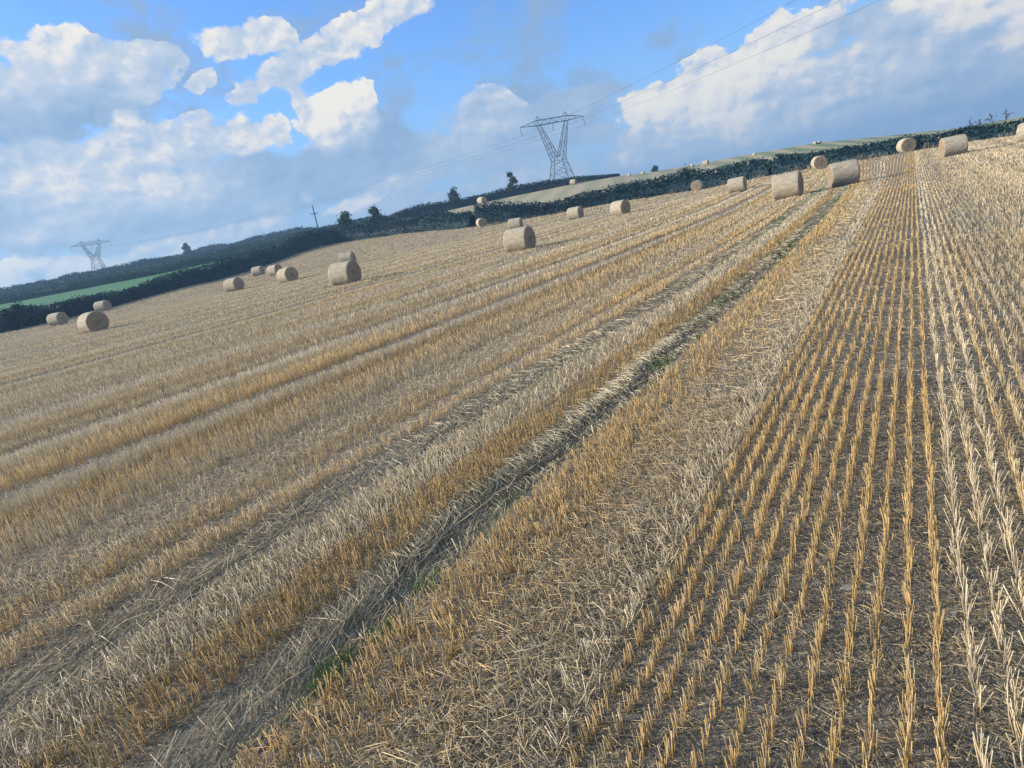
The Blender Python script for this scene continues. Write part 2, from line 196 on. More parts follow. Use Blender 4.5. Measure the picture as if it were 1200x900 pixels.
# ------------------------------------------------------------------ materials
def mat(name,rough=.8):
    m=bpy.data.materials.new(name); m.use_nodes=True; t=m.node_tree; b=t.nodes['Principled BSDF']; b.inputs['Roughness'].default_value=rough
    b.inputs['Specular IOR Level'].default_value=.25
    return m,t,b
class G:
    def __init__(s,t): s.t=t
    def n(s,ty,**k):
        x=s.t.nodes.new(ty)
        for a,b in k.items(): setattr(x,a,b)
        return x
    def s_(s,n,i,v):
        if isinstance(v,bpy.types.NodeSocket): s.t.links.new(v,n.inputs[i])
        elif v is not None: n.inputs[i].default_value=v
    def noise(s,sc,det=4,rough=.55,vec=None,dist=0,col=False):
        x=s.n('ShaderNodeTexNoise'); s.s_(x,'Scale',sc); s.s_(x,'Detail',det); s.s_(x,'Roughness',rough); s.s_(x,'Distortion',dist)
        if vec is not None: s.s_(x,'Vector',vec)
        return x.outputs['Color' if col else 'Fac']
    def obj(s,scale=None):
        o=s.n('ShaderNodeTexCoord').outputs['Object']
        if scale:
            m=s.n('ShaderNodeMapping'); s.s_(m,0,o); m.inputs['Scale'].default_value=scale; return m.outputs[0]
        return o
    def ramp(s,f,stops):
        x=s.n('ShaderNodeValToRGB'); s.s_(x,0,f); e=x.color_ramp.elements
        while len(e)<len(stops): e.new(.5)
        for q,(p,c) in zip(e,stops): q.position=p; q.color=tuple(c)+(1,) if len(c)==3 else c
        return x.outputs[0]
    def mix(s,f,a,b,bt='MIX'):
        x=s.n('ShaderNodeMix',data_type='RGBA',blend_type=bt); s.s_(x,0,f)
        for i,v in ((6,a),(7,b)): s.s_(x,i,v if isinstance(v,bpy.types.NodeSocket) else tuple(v)+(1,))
        return x.outputs[2]
    def m(s,op,a,b=None,c=None,clamp=False):
        x=s.n('ShaderNodeMath',operation=op,use_clamp=clamp); s.s_(x,0,a); s.s_(x,1,b); s.s_(x,2,c); return x.outputs[0]
    def ss(s,x,a,b):
        n=s.n('ShaderNodeMapRange',interpolation_type='SMOOTHSTEP'); s.s_(n,0,x); n.inputs[1].default_value=a; n.inputs[2].default_value=b; return n.outputs[0]
    def att(s,name): 
        x=s.n('ShaderNodeAttribute'); x.attribute_name=name; return x.outputs['Fac']
    def bump(s,h,st,dist,b):
        x=s.n('ShaderNodeBump'); s.s_(x,'Strength',st); s.s_(x,'Distance',dist); s.s_(x,'Height',h); s.t.links.new(x.outputs[0],b.inputs['Normal'])
def straw_mat():
    m,t,b=mat('straw',.65); g=G(t)
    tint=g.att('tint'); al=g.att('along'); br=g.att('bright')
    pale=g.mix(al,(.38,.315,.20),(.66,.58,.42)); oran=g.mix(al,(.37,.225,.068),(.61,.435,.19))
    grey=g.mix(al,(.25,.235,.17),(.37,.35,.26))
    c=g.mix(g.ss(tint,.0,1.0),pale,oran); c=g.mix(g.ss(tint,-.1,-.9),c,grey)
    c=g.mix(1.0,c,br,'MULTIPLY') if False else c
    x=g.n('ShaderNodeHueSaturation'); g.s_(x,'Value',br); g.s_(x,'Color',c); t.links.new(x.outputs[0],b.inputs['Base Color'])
    tr=g.n('ShaderNodeBsdfTranslucent'); t.links.new(x.outputs[0],tr.inputs[0]); ms=g.n('ShaderNodeMixShader'); ms.inputs[0].default_value=.18
    t.links.new(b.outputs[0],ms.inputs[1]); t.links.new(tr.outputs[0],ms.inputs[2]); t.links.new(ms.outputs[0],t.nodes['Material Output'].inputs[0])
    return m
STRAW=straw_mat()
def soil_mat():
    m,t,b=mat('stubble_soil',.95); g=G(t); o=g.obj()
    soil=g.ramp(g.noise(3,8,.65,o),[(.3,(.11,.105,.09)),(.5,(.175,.168,.145)),(.72,(.26,.25,.22))])
    chaff=g.ramp(g.noise(90,4,.6,o),[(.3,(.20,.165,.11)),(.7,(.42,.34,.21))])
    cm=g.noise(45,5,.7,g.obj((1,.45,1))); 
    f=g.ss(cm,.47,.62)
    c=g.mix(g.m('MULTIPLY',f,.55),soil,chaff)
    # distance from the trodden near strip: chaff covers the soil on the left of the field
    sp=g.n('ShaderNodeSeparateXYZ'); g.s_(sp,0,o); X=sp.outputs[0]; Y=sp.outputs[1]
    left=g.ss(X,-1.1,-2.4); far=g.ss(Y,16,45); cov=g.m('MAXIMUM',g.m('MULTIPLY',left,.55),g.m('MULTIPLY',far,.8))
    streak=g.noise(1.0,4,.6,g.obj((.9,.035,1)))
    ch2=g.ramp(streak,[(.3,(.24,.19,.13)),(.55,(.33,.27,.19)),(.75,(.42,.36,.27))])
    c=g.mix(g.m('MULTIPLY',cov,g.ss(g.noise(8,6,.7,o),.25,.6)),c,ch2)
    t.links.new(c,b.inputs['Base Color'])
    g.bump(g.m('ADD',g.noise(14,8,.7,o),g.m('MULTIPLY',g.noise(70,4,.6,o),.4)),.9,.05,b); return m
def pasture_mat():
    m,t,b=mat('pasture_grass',.9); g=G(t); o=g.obj()
    k=g.m('ADD',g.m('MULTIPLY',g.noise(.05,7,.7,o),.6),g.m('MULTIPLY',g.noise(.5,5,.7,g.obj((1,.15,1))),.4)); c=g.ramp(k,[(.34,(.045,.145,.06)),(.5,(.06,.19,.07)),(.64,(.12,.24,.09))]); t.links.new(c,b.inputs['Base Color']); return m
def rough_mat():
    m,t,b=mat('rough_grass',.9); g=G(t); o=g.obj()
    c=g.ramp(g.noise(.08,7,.65,o),[(.25,(.025,.06,.04)),(.55,(.055,.10,.05)),(.8,(.12,.14,.07))]); t.links.new(c,b.inputs['Base Color']); return m
def far_mat():
    m,t,b=mat('far_stubble',.9); g=G(t)
    mp=g.n('ShaderNodeMapping'); g.s_(mp,0,g.obj()); mp.inputs['Rotation'].default_value=(0,0,math.radians(-18)); o2=mp.outputs[0]
    w=g.n('ShaderNodeTexWave',wave_type='BANDS',bands_direction='X'); g.s_(w,0,o2); w.inputs['Scale'].default_value=.045; w.inputs['Distortion'].default_value=2.2; w.inputs['Detail'].default_value=3
    sp=g.n('ShaderNodeSeparateXYZ'); g.s_(sp,0,g.obj()); X=sp.outputs[0]
    grn=g.ss(X,-75,-25)
    k=g.m('ADD',g.m('MULTIPLY',w.outputs['Fac'],.6),g.m('MULTIPLY',g.noise(.06,5,.6),.5))
    c1=g.ramp(k,[(.3,(.40,.35,.23)),(.7,(.31,.30,.18))]); c2=g.ramp(k,[(.35,(.38,.35,.21)),(.62,(.18,.23,.11))])
    c=g.mix(grn,c1,c2); t.links.new(c,b.inputs['Base Color']); return m
def leaf_mat(name,c0,c1,c2):
    m,t,b=mat(name,.7); g=G(t); br=g.att('tint')
    c=g.ramp(br,[(0,c0),(.55,c1),(1,c2)]); t.links.new(c,b.inputs['Base Color'])
    tr=g.n('ShaderNodeBsdfTranslucent'); t.links.new(c,tr.inputs[0]); ms=g.n('ShaderNodeMixShader'); ms.inputs[0].default_value=.2
    t.links.new(b.outputs[0],ms.inputs[1]); t.links.new(tr.outputs[0],ms.inputs[2]); t.links.new(ms.outputs[0],t.nodes['Material Output'].inputs[0]); return m
LEAF=leaf_mat('hedge_leaf',(.008,.036,.052),(.014,.054,.070),(.034,.085,.066))
LEAF2=leaf_mat('tree_leaf',(.014,.045,.04),(.025,.075,.055),(.055,.12,.06))
WEED=leaf_mat('weed_leaf',(.045,.10,.03),(.08,.17,.045),(.14,.22,.07))
def plain(name,c,rough=.7,c2=None,sc=6):
    m,t,b=mat(name,rough); g=G(t); c2=c2 or tuple(q*.7 for q in c)
    t.links.new(g.ramp(g.noise(sc,5,.6,g.obj()),[(.3,c2),(.7,c)]),b.inputs['Base Color']); return m
BARK=plain('bark',(.12,.10,.08)); STEEL=plain('galvanised_steel',(.16,.19,.22),.55,(.10,.12,.15),2); WOODP=plain('creosoted_wood',(.10,.09,.085)); GLASSI=plain('insulator_glass',(.10,.14,.16),.3)
WIRE=plain('conductor',(.07,.09,.12),.6); STONE=plain('stone',(.30,.285,.25),.85,(.17,.16,.14),20); CLOD=plain('clod',(.20,.19,.165),.95,(.12,.115,.10),30)
# ------------------------------------------------------------------ ground
azs=np.concatenate([np.arange(-180,-80,4),np.arange(-80,12,.25),np.arange(12,30,1),np.arange(30,180,4)])
Rs=np.concatenate([[0.02],np.arange(.4,12,.4),np.arange(12,60,1.5),np.arange(60,260,2.0),np.arange(260,620,8),[700,900,1300,1900,2600]])
def field_z(x,y):
    x=np.asarray(x,float); y=np.asarray(y,float); R=np.hypot(x,y); f=np.clip((R-3)/20,0,1)
    z=ground_z(x,y)+.03*n2(x*.8,y*.25,3)*np.clip(1.2-R/60,0.15,1)
    return z
A,RR=np.meshgrid(np.radians(azs),Rs); X=RR*np.sin(A); Y=RR*np.cos(A); Z=field_z(X,Y)
na,nr=len(azs),len(Rs); V=np.stack([X,Y,Z],-1).reshape(-1,3)
i=np.arange(nr-1)[:,None]; j=np.arange(na)[None,:]; j2=(j+1)%na
Fg=np.stack([i*na+j+0*j2,i*na+j2,(i+1)*na+j2,(i+1)*na+j],-1).reshape(-1,4)
cen=V[Fg].mean(1); cr=np.hypot(cen[:,0],cen[:,1]); ca=np.degrees(np.arctan2(cen[:,0],cen[:,1])); PR=prof(ca)
LEFT=-47.0
mi=np.where(cr<PR[0]+1.2,0,np.where(cr>PR[4]+25,2,np.where(ca<LEFT,np.where(cr<PR[2],1,2),3)))
mi=np.where((ca>-52)&(ca<LEFT)&(cr>PR[0]+1.2),2,mi); mi=np.where((ca>-95)&(ca<-54)&(cr>PR[4]-8)&(cr<PR[4]+40),3,mi)
g_=mesh_obj('ground',V,Fg,[soil_mat(),pasture_mat(),rough_mat(),far_mat()],smooth=True,mi=mi)
tag(g_,'stubble field soil running on into green pasture and farther fields','ground',kind='structure')
# ------------------------------------------------------------------ stubble: bands across the field (x, metres) -> height, density, tint (1 orange, 0 pale, -1 grey), lean, flat litter per m2
S=2/1.7
BANDS=[(-400,-22.6,.13,1,.2,.16,6),(-22.6,-21.6,.05,.12,.2,.5,10),(-21.6,-14.5,.14,1,.22,.15,6),(-14.5,-13.7,.05,.12,.2,.5,10),(-13.7,-13.4,.19,1.2,-.1,.15,5),(-13.4,-10.8,.15,1,.3,.15,6),(-10.8,-9.95,.05,.08,.2,.6,10),
(-9.95,-9.6,.21,1.3,-.1,.15,5),(-9.6,-8.3,.17,1,.45,.13,8),(-8.3,-7.45,.05,.10,.0,.6,20),(-7.45,-7.1,.21,1.3,-.1,.18,10),(-7.1,-5.6,.16,1.1,.6,.14,10),(-5.6,-5.1,.10,.8,.5,.4,60),
(-5.1,-4.85,.10,.9,-.1,.45,60),(-4.85,-4.45,.12,1.1,.65,.2,25),(-4.45,-4.28,.05,.4,.0,.5,25),(-4.28,-3.95,.12,1.1,.5,.22,20),(-3.95,-3.40,.05,.06,-.1,.7,14),(-3.40,-3.0,.125,1.2,-.1,.36,50),(-3.0,-2.6,.12,1.2,.8,.18,30),
(-2.6,-2.13,.05,.03,-.3,.8,8),(-2.13,-1.72,.115,1.1,.75,.2,45),(-1.72,-1.45,.11,.6,.5,.5,170),(-1.45,-1.24,.11,.7,.1,.45,170),(-1.24,-1.03,.12,1.1,-.1,.4,90),(-1.03,.03,.108,1.1,.75,.085,24),(.03,.34,.125,.85,.08,.17,40),(.34,.62,.125,.95,.35,.15,26),(.62,1.2,.13,.95,.1,.17,22),(1.2,400,.135,1,.2,.14,12)]
bx=np.array([b[1]*S for b in BANDS]); BV=np.array([b[2:] for b in BANDS],float)
def curve(y): return -.00062*np.clip(y-6,0,70)**2/S   # the drill rows bend gently to the left on the far side
def bend(x0,y): return x0+curve(y)*np.clip((-x0-.6)/1.6,0,1)
def band(x0): return BV[np.clip(np.searchsorted(bx,x0),0,len(BV)-1)]
ROW=.108
def rand_dirs(n): a=rng.uniform(0,2*math.pi,n); return a
def in_view(x,y,m0=-76,m1=14):
    a=np.degrees(np.arctan2(x,y)); return (a>np.where(np.hypot(x,y)<7,-96,m0))&(a<np.where(np.hypot(x,y)<7,40,m1))
def field_ok(x,y):
    az=np.degrees(np.arctan2(x,y)); return np.hypot(x,y)<prof(az)[0]+.8
Vs=[];Fs3=[];Fs4=[];At={'tint':[],'along':[],'bright':[]};off=[0]
def add_straw(base,tip,w0,w1,sides,tint,bright,al0=0.0):
    n=len(base); d=tip-base; d/=np.linalg.norm(d,axis=1,keepdims=True)+1e-9
    ref=np.stack([np.cos(ph:=rng.uniform(0,6.283,n)),np.sin(ph),rng.normal(0,.3,n)],-1)
    u=np.cross(d,ref); u/=np.linalg.norm(u,axis=1,keepdims=True)+1e-9; v=np.cross(d,u)
    w0=np.broadcast_to(w0,(n,))[:,None]; w1=np.broadcast_to(w1,(n,))[:,None]
    if sides==2:
        P=np.stack([base-u*w0,base+u*w0,tip+u*w1,tip-u*w1],1).reshape(-1,3); k=4
        F=(np.arange(n)[:,None]*4+np.array([0,1,2,3]))[None]; al=np.tile([al0,al0,1,1],n)
    else:
        cs=[(math.cos(t),math.sin(t)) for t in (0,2.094,4.189)]
        P=np.stack([base+(u*c+v*s_)*w0 for c,s_ in cs]+[tip+(u*c+v*s_)*w1 for c,s_ in cs],1).reshape(-1,3); k=6
        F=np.stack([np.arange(n)[:,None]*6+np.array(q) for q in ((0,1,4,3),(1,2,5,4),(2,0,3,5))]); al=np.tile([al0]*3+[1]*3,n)
        Fs3.append((np.arange(n)[:,None]*6+np.array((3,4,5)))+off[0])
    Fs4.append(F.reshape(-1,4)+off[0]); Vs.append(P); off[0]+=len(P)
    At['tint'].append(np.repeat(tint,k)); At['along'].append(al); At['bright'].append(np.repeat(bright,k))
def flush(name,label):
    global Vs,Fs3,Fs4,At,off
    o=mesh_obj(name,np.concatenate(Vs),[np.concatenate(Fs4)]+([np.concatenate(Fs3)] if Fs3 else []),STRAW,attr={k:np.concatenate(v) for k,v in At.items()})
    tag(o,label,'stubble' if 'stubble' in name else 'straw',kind='stuff'); print(name,len(o.data.polygons))
    Vs=[];Fs3=[];Fs4=[];At={'tint':[],'along':[],'bright':[]};off=[0]
def rows(r0,r1,per_m,wid,sides,clump):
    """stalks on drill rows between radii r0..r1 of the photographer"""
    xs=np.arange(-round(r1/ROW)*ROW,min(r1,26),ROW); 
    if r1>45: xs=xs[(xs>-r1)]
    L=r1; n=int(len(xs)*L*per_m)
    # sample uniformly by row and y, keep the ones in the ring and the view
    out=[]
    CH=4_000_000
    while n>0:
        m=min(n,CH); n-=m
        ri=rng.integers(0,len(xs),m); y=rng.uniform(-.5,L,m); x0=xs[ri]
        R=np.hypot(x0,y); k=(R>=r0)&(R<r1)&in_view(x0,y); out.append(np.stack([x0[k],y[k],ri[k]],1))
    P=np.concatenate(out); x0,y,ri=P.T
    bv=band(x0+.02*n2(ri*.0,y*.8,9)); hgt,den,tint,lean,_=bv.T
    lf=np.clip((np.hypot(x0,y)-12)/14,0,1)*((x0>-1.8*S)&(x0<-1.0*S)); den=np.maximum(den,lf*.95); lean=np.where(lf>.3,.3,lean); ff=np.clip((np.hypot(x0,y)-32)/12,0,1)*((x0<-1.8*S)&(x0>-4*S)); den=np.maximum(den,.75*ff); hgt=np.where(ff>.5,.09,hgt)
    k=(rng.uniform(0,1.25,len(x0))<den)&field_ok(x0,y)
    # gaps and thin places along a row
    gap=np.sin(y*9+ri*2.4)+np.sin(y*23.1+ri*5.3)+np.sin(y*3.1+ri*1.1)
    k&=(gap>-1.7)|(rng.random(len(x0))<.35)
    x0,y,ri,hgt,tint,lean=[q[k] for q in (x0,y,ri,hgt,tint,lean)]; n=len(x0)
    if clump:  # plants: tillers share a base
        y=np.where(rng.random(n)<.6,np.round(y/.034)*.034+rng.normal(0,.006,n),y)
    jit=np.where(lean>.3,.018,.0085)
    xb=bend(x0,y)+rng.normal(0,1,n)*jit+.004*np.sin(y*1.3+ri*3.7)+.003*np.sin(y*5.3+ri)
    xb=xb+np.where((np.hypot(x0,y)>36)&(x0<-1.1*S),rng.uniform(-.055,.055,n),0)
    z=field_z(xb,y)-.005
    side=np.sign(np.sin(ri*7.7+np.floor(y*4)*3.3)); 
    lx=rng.normal(0,1,n)*lean+side*lean*.5; ly=rng.normal(0,1,n)*lean*.9-.06
    patch=.5+.5*n2(xb*1.2,y*.35,21)
    h=hgt*np.where(rng.random(n)<.12,rng.uniform(.25,.6,n),rng.uniform(.7,1.12,n))*(.85+.25*patch); nrm=np.sqrt(1+lx*lx+ly*ly)
    base=np.stack([xb,y,z],1); tip=base+np.stack([lx,ly,np.ones(n)],1)*(h/nrm)[:,None]
    R=np.hypot(xb,y); w=wid(R)*rng.uniform(.7,1.3,n)
    t=np.clip(tint+rng.normal(0,.2,n)+.25*(patch-.5),-.15,1); band_b=1+.13*np.sin(x0*1.9+2)*np.sin(x0*.63+1)+.10*np.sin(x0*4.7)+.08*(patch-.5)
    br_b=1+.10*(tint<0)
    t=np.clip(t+.22*np.sin(x0*1.27+.5)*(x0<-5),-.15,1)
    br=np.clip(rng.normal(1,.17,n)*band_b*br_b,.45,1.7)
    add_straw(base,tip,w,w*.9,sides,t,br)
rows(0,6.5,125,lambda R:.0023+0*R,3,True)
rows(6.5,16,80,lambda R:.0027+.00014*(R-6),2,False)
rows(16,38,30,lambda R:.0046+.00030*(R-16),2,False)
rows(38,85,9.5,lambda R:.013+.0004*(R-38),2,False)
rows(85,160,2.4,lambda R:.032+.0004*(R-85),2,False)
flush('standing_stubble','cut straw stubble standing in long drill rows across the field')
# ------------------------------------------------------------------ loose straw and chaff on the soil
def litter(r0,r1,dens,wid,lmin,lmax,scale=1,tintoff=0,up=.12):
    az0,az1=(-96,40) if r1<7 else (-77,14); area=.5*math.radians(az1-az0)*(r1*r1-r0*r0); n=int(area*dens)
    a=np.radians(rng.uniform(az0,az1,n)); R=np.sqrt(rng.uniform(r0*r0,r1*r1,n)); x=R*np.sin(a); y=R*np.cos(a)
    bv=band(x-curve(y)*np.clip((-x-.6)/1.6,0,1)); k=(rng.uniform(0,230,n)<bv[:,4]*scale)&field_ok(x,y); x,y,bv=x[k],y[k],bv[k]; n=len(x)
    L=rng.uniform(lmin,lmax,n)*rng.uniform(.5,1,n); th=rng.uniform(0,6.283,n); pz=np.abs(rng.normal(0,up,n))
    z=field_z(x,y)+.004+rng.exponential(.012,n)*np.clip(bv[:,4]/100,.15,1.6)
    d=np.stack([np.cos(th),np.sin(th),pz],1); b=np.stack([x,y,z],1)
    t=np.clip(rng.normal(.35,.3,n)+tintoff,-.3,1); br=np.clip(rng.normal(1.02,.2,n)*(1+.22*((bv[:,4]>100)&(scale<=1.3))),.5,1.6); w=wid(np.hypot(x,y))
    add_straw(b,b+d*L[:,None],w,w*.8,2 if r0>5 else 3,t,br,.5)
litter(.3,6.5,1500,lambda R:.0019+0*R,.05,.20)
litter(6.5,18,300,lambda R:.0026+.0002*(R-6),.08,.24,1,.0)
litter(18,45,60,lambda R:.006+.0003*(R-18),.1,.3,1.2,0)
litter(.3,6,5200,lambda R:.0011+0*R,.008,.035,9,-.1,.2)   # short chaff, everywhere
litter(.3,6,1700,lambda R:.0013+0*R,.03,.08,4,-.1,.25)
litter(6,14,900,lambda R:.0020+0*R,.02,.07,5,-.1,.2)
flush('loose_straw','loose straw and chaff scattered flat between the stubble rows')
# ------------------------------------------------------------------ grey lodged straw in the two wheel tracks
def lodged(xc,half,y0,y1,dens,tint,azlo,azhi,lmin,lmax,heap,wid):
    n=int((y1-y0)*2*half*dens); y=rng.uniform(y0,y1,n); u=rng.uniform(-1,1,n)
    xc_=bend(np.full(n,xc),y)+.05*np.sin(y*1.3)+.03*np.sin(y*3.1)
    x=xc_+u*half; R=np.hypot(x,y); k=in_view(x,y)&(rng.random(n)<np.clip(1.2-.4*np.abs(u)+.5*n2(x*3,y*2.0,31),0.1,1)); x,y,u=x[k],y[k],u[k]; n=len(x)
    a=np.radians(rng.uniform(azlo,azhi,n)+rng.normal(0,16,n)); L=rng.uniform(lmin,lmax,n)
    zz=field_z(x,y)+heap*np.exp(-((u+.35)/.5)**2)*rng.uniform(.2,1,n)+.004
    b=np.stack([x,y,zz],1); s1=.55; mid=b+np.stack([np.sin(a),np.cos(a),rng.normal(.06,.05,n)],1)*(L*s1)[:,None]
    a2=a+rng.normal(0,.16,n); e=mid+np.stack([np.sin(a2),np.cos(a2),rng.normal(-.10,.06,n)],1)*(L*(1-s1))[:,None]
    e[:,2]=np.maximum(e[:,2],field_z(e[:,0],e[:,1])+.003)
    w=wid(np.hypot(x,y))*rng.uniform(.7,1.3,n); t=np.clip(rng.normal(tint,.3,n),-1,.3); br=np.clip(rng.normal((1.12 if xc>-3.5 else 1.0) if y1<12 else .62,.32,n),.4,1.9)
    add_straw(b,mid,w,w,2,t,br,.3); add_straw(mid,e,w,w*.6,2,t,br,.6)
tw=lambda R:.0019+.00028*np.clip(R-3,0,60)
lodged(-2.36*S,.22,.2,9,1900,-.65,-62,-18,.14,.38,.06,tw); lodged(-2.36*S,.22,9,24,420,-.7,-60,-15,.15,.35,.05,tw); lodged(-2.36*S,.22,24,60,60,-.9,-60,-10,.2,.4,.04,tw)
lodged(-3.66*S,.30,.2,10,480,-.5,-75,0,.12,.34,.03,tw); lodged(-3.62*S,.32,10,26,200,-.6,-75,0,.15,.35,.03,tw); lodged(-3.62*S,.3,26,60,40,-.8,-60,-10,.2,.4,.03,tw)
flush('lodged_straw','flattened grey straw lying combed over along the two wheel tracks')
# ------------------------------------------------------------------ green weeds in the wheel tracks
def blades(pts,name,label,mat_,cat,sizes):
    Vv=[];Ff=[];T=[];o=0
    for (x,y,r,n),(h0,w0) in zip(pts,sizes):
        bx_=x+rng.normal(0,r,n); by=y+rng.normal(0,r*1.6,n); bz=field_z(bx_,by); th=rng.uniform(0,6.28,n); h=h0*rng.uniform(.4,1,n); ln=rng.uniform(.2,1.0,n)*h
        b=np.stack([bx_,by,bz],1); m=b+np.stack([np.cos(th)*ln*.4,np.sin(th)*ln*.4,h*.7],1); e=b+np.stack([np.cos(th)*ln,np.sin(th)*ln,h],1)
        s_=np.stack([-np.sin(th),np.cos(th),0*th],1)*w0
        Vv.append(np.stack([b-s_*.7,b+s_*.7,m+s_,m-s_,e],1).reshape(-1,3)); q=np.arange(n)[:,None]*5+o
        Ff.append((q+np.array([0,1,2,3]),q+np.array([3,2,4]))); T.append(np.repeat(rng.uniform(0,1,n),5)); o+=5*n
    ob=mesh_obj(name,np.concatenate(Vv),[np.concatenate([f[0] for f in Ff]),np.concatenate([f[1] for f in Ff])],mat_,attr={'tint':np.concatenate(T)})
    return tag(ob,label,cat,kind='stuff')
pts=[];sz=[]
for x,y,r,n,h in WEEDS: pts.append((x,y,r,n)); sz.append((h,.0025+.0006*max(0,y-3)))
for k in range(34):
    y=rng.uniform(.8,45); pts.append((float(bend(np.array(-2.17*S),np.array(y)))+rng.normal(0,.06),y,.03+.004*y,int(22))); sz.append((.05+.001*y,.002+.0005*y))
for k in range(55):
    y=rng.uniform(.8,50); pts.append((float(bend(np.array(-3.6*S),np.array(y)))+rng.normal(0,.16),y,.04+.006*y,14)); sz.append((.045+.001*y,.002+.0005*y))
blades(pts,'green_weeds','small tufts of green grass growing along the wheel tracks',WEED,'weeds',sz)
# ------------------------------------------------------------------ clods and stones
def lumps(n,rmin,rmax,s0,s1,name,label,m_,cat,xr=(-76,14)):
    ic=np.array([(0,0,1),(.894,0,.447),(.276,.851,.447),(-.724,.526,.447),(-.724,-.526,.447),(.276,-.851,.447),(.724,.526,-.447),(-.276,.851,-.447),(-.894,0,-.447),(-.276,-.851,-.447),(.724,-.526,-.447),(0,0,-1)])
    fa=np.array([(0,1,2),(0,2,3),(0,3,4),(0,4,5),(0,5,1),(1,6,2),(2,7,3),(3,8,4),(4,9,5),(5,10,1),(2,6,7),(3,7,8),(4,8,9),(5,9,10),(1,10,6),(11,7,6),(11,8,7),(11,9,8),(11,10,9),(11,6,10)])
    a=np.radians(rng.uniform(*xr,n)); R=np.sqrt(rng.uniform(rmin**2,rmax**2,n)); x=R*np.sin(a); y=R*np.cos(a); s_=s0*(s1/s0)**(rng.random(n)**3)
    c=np.stack([x,y,field_z(x,y)+s_*.15],1); P=c[:,None]+ic[None]*s_[:,None,None]*rng.uniform(.6,1.25,(n,12,1))*np.array([1,1,.6])
    return tag(mesh_obj(name,P.reshape(-1,3),(np.arange(n)[:,None,None]*12+fa[None]).reshape(-1,3),m_),label,cat,kind='stuff')
lumps(30000,.4,9,.003,.019,'soil_clods','dark grey crumbs and clods of dry soil',CLOD,'clods')
for (x,y,s_,lb) in STONES:
    nn=MB(); 
    import bmesh
    bm=bmesh.new(); bmesh.ops.create_icosphere(bm,subdivisions=2,radius=1)
    for v in bm.verts:
        f=1+.18*math.sin(v.co.x*3+x*9)+.14*math.sin(v.co.y*4+y*5)+random.uniform(-.05,.05); v.co=Vector((v.co.x*s_*f*1.25,v.co.y*s_*f*.85,v.co.z*s_*f*.55))
    me=bpy.data.meshes.new('stone'); bm.to_mesh(me); bm.free(); me.materials.append(STONE); o=bpy.data.objects.new('stone',me); C.objects.link(o)
    o.location=(x,y,float(field_z(x,y))+s_*.2); o.rotation_euler=(0,0,x*7); tag(o,lb,'stone','grey stones on the soil')
# ------------------------------------------------------------------ bales
def net_mat():
    m,t,b=mat('net_wrapped_straw',.75); g=G(t); o=g.obj()
    a=g.noise(5,7,.65,g.obj((.6,1,1))); f=g.noise(38,4,.7,g.obj((.35,1,1)))
    c=g.ramp(g.m('ADD',g.m('MULTIPLY',a,.55),g.m('MULTIPLY',f,.45)),[(.3,(.27,.225,.15)),(.45,(.44,.385,.285)),(.6,(.60,.545,.42)),(.75,(.73,.68,.56))])
    t.links.new(c,b.inputs['Base Color']); g.bump(g.m('ADD',f,a),.9,.07,b); return m
def end_mat():
    m,t,b=mat('straw_end',.9); g=G(t); o=g.obj()
    w=g.n('ShaderNodeTexWave',wave_type='RINGS',rings_direction='X'); g.s_(w,0,o); w.inputs['Scale'].default_value=2.6; w.inputs['Distortion'].default_value=3.5; w.inputs['Detail'].default_value=4; w.inputs['Detail Scale'].default_value=3
    n=g.noise(26,6,.75,o); k=g.m('ADD',g.m('MULTIPLY',w.outputs['Fac'],.14),g.m('MULTIPLY',n,.95))
    c=g.ramp(k,[(.28,(.15,.11,.075)),(.5,(.36,.275,.185)),(.75,(.58,.48,.34))]); t.links.new(c,b.inputs['Base Color']); g.bump(k,1.0,.08,b); return m
NET=net_mat(); END=end_mat(); BR=.78
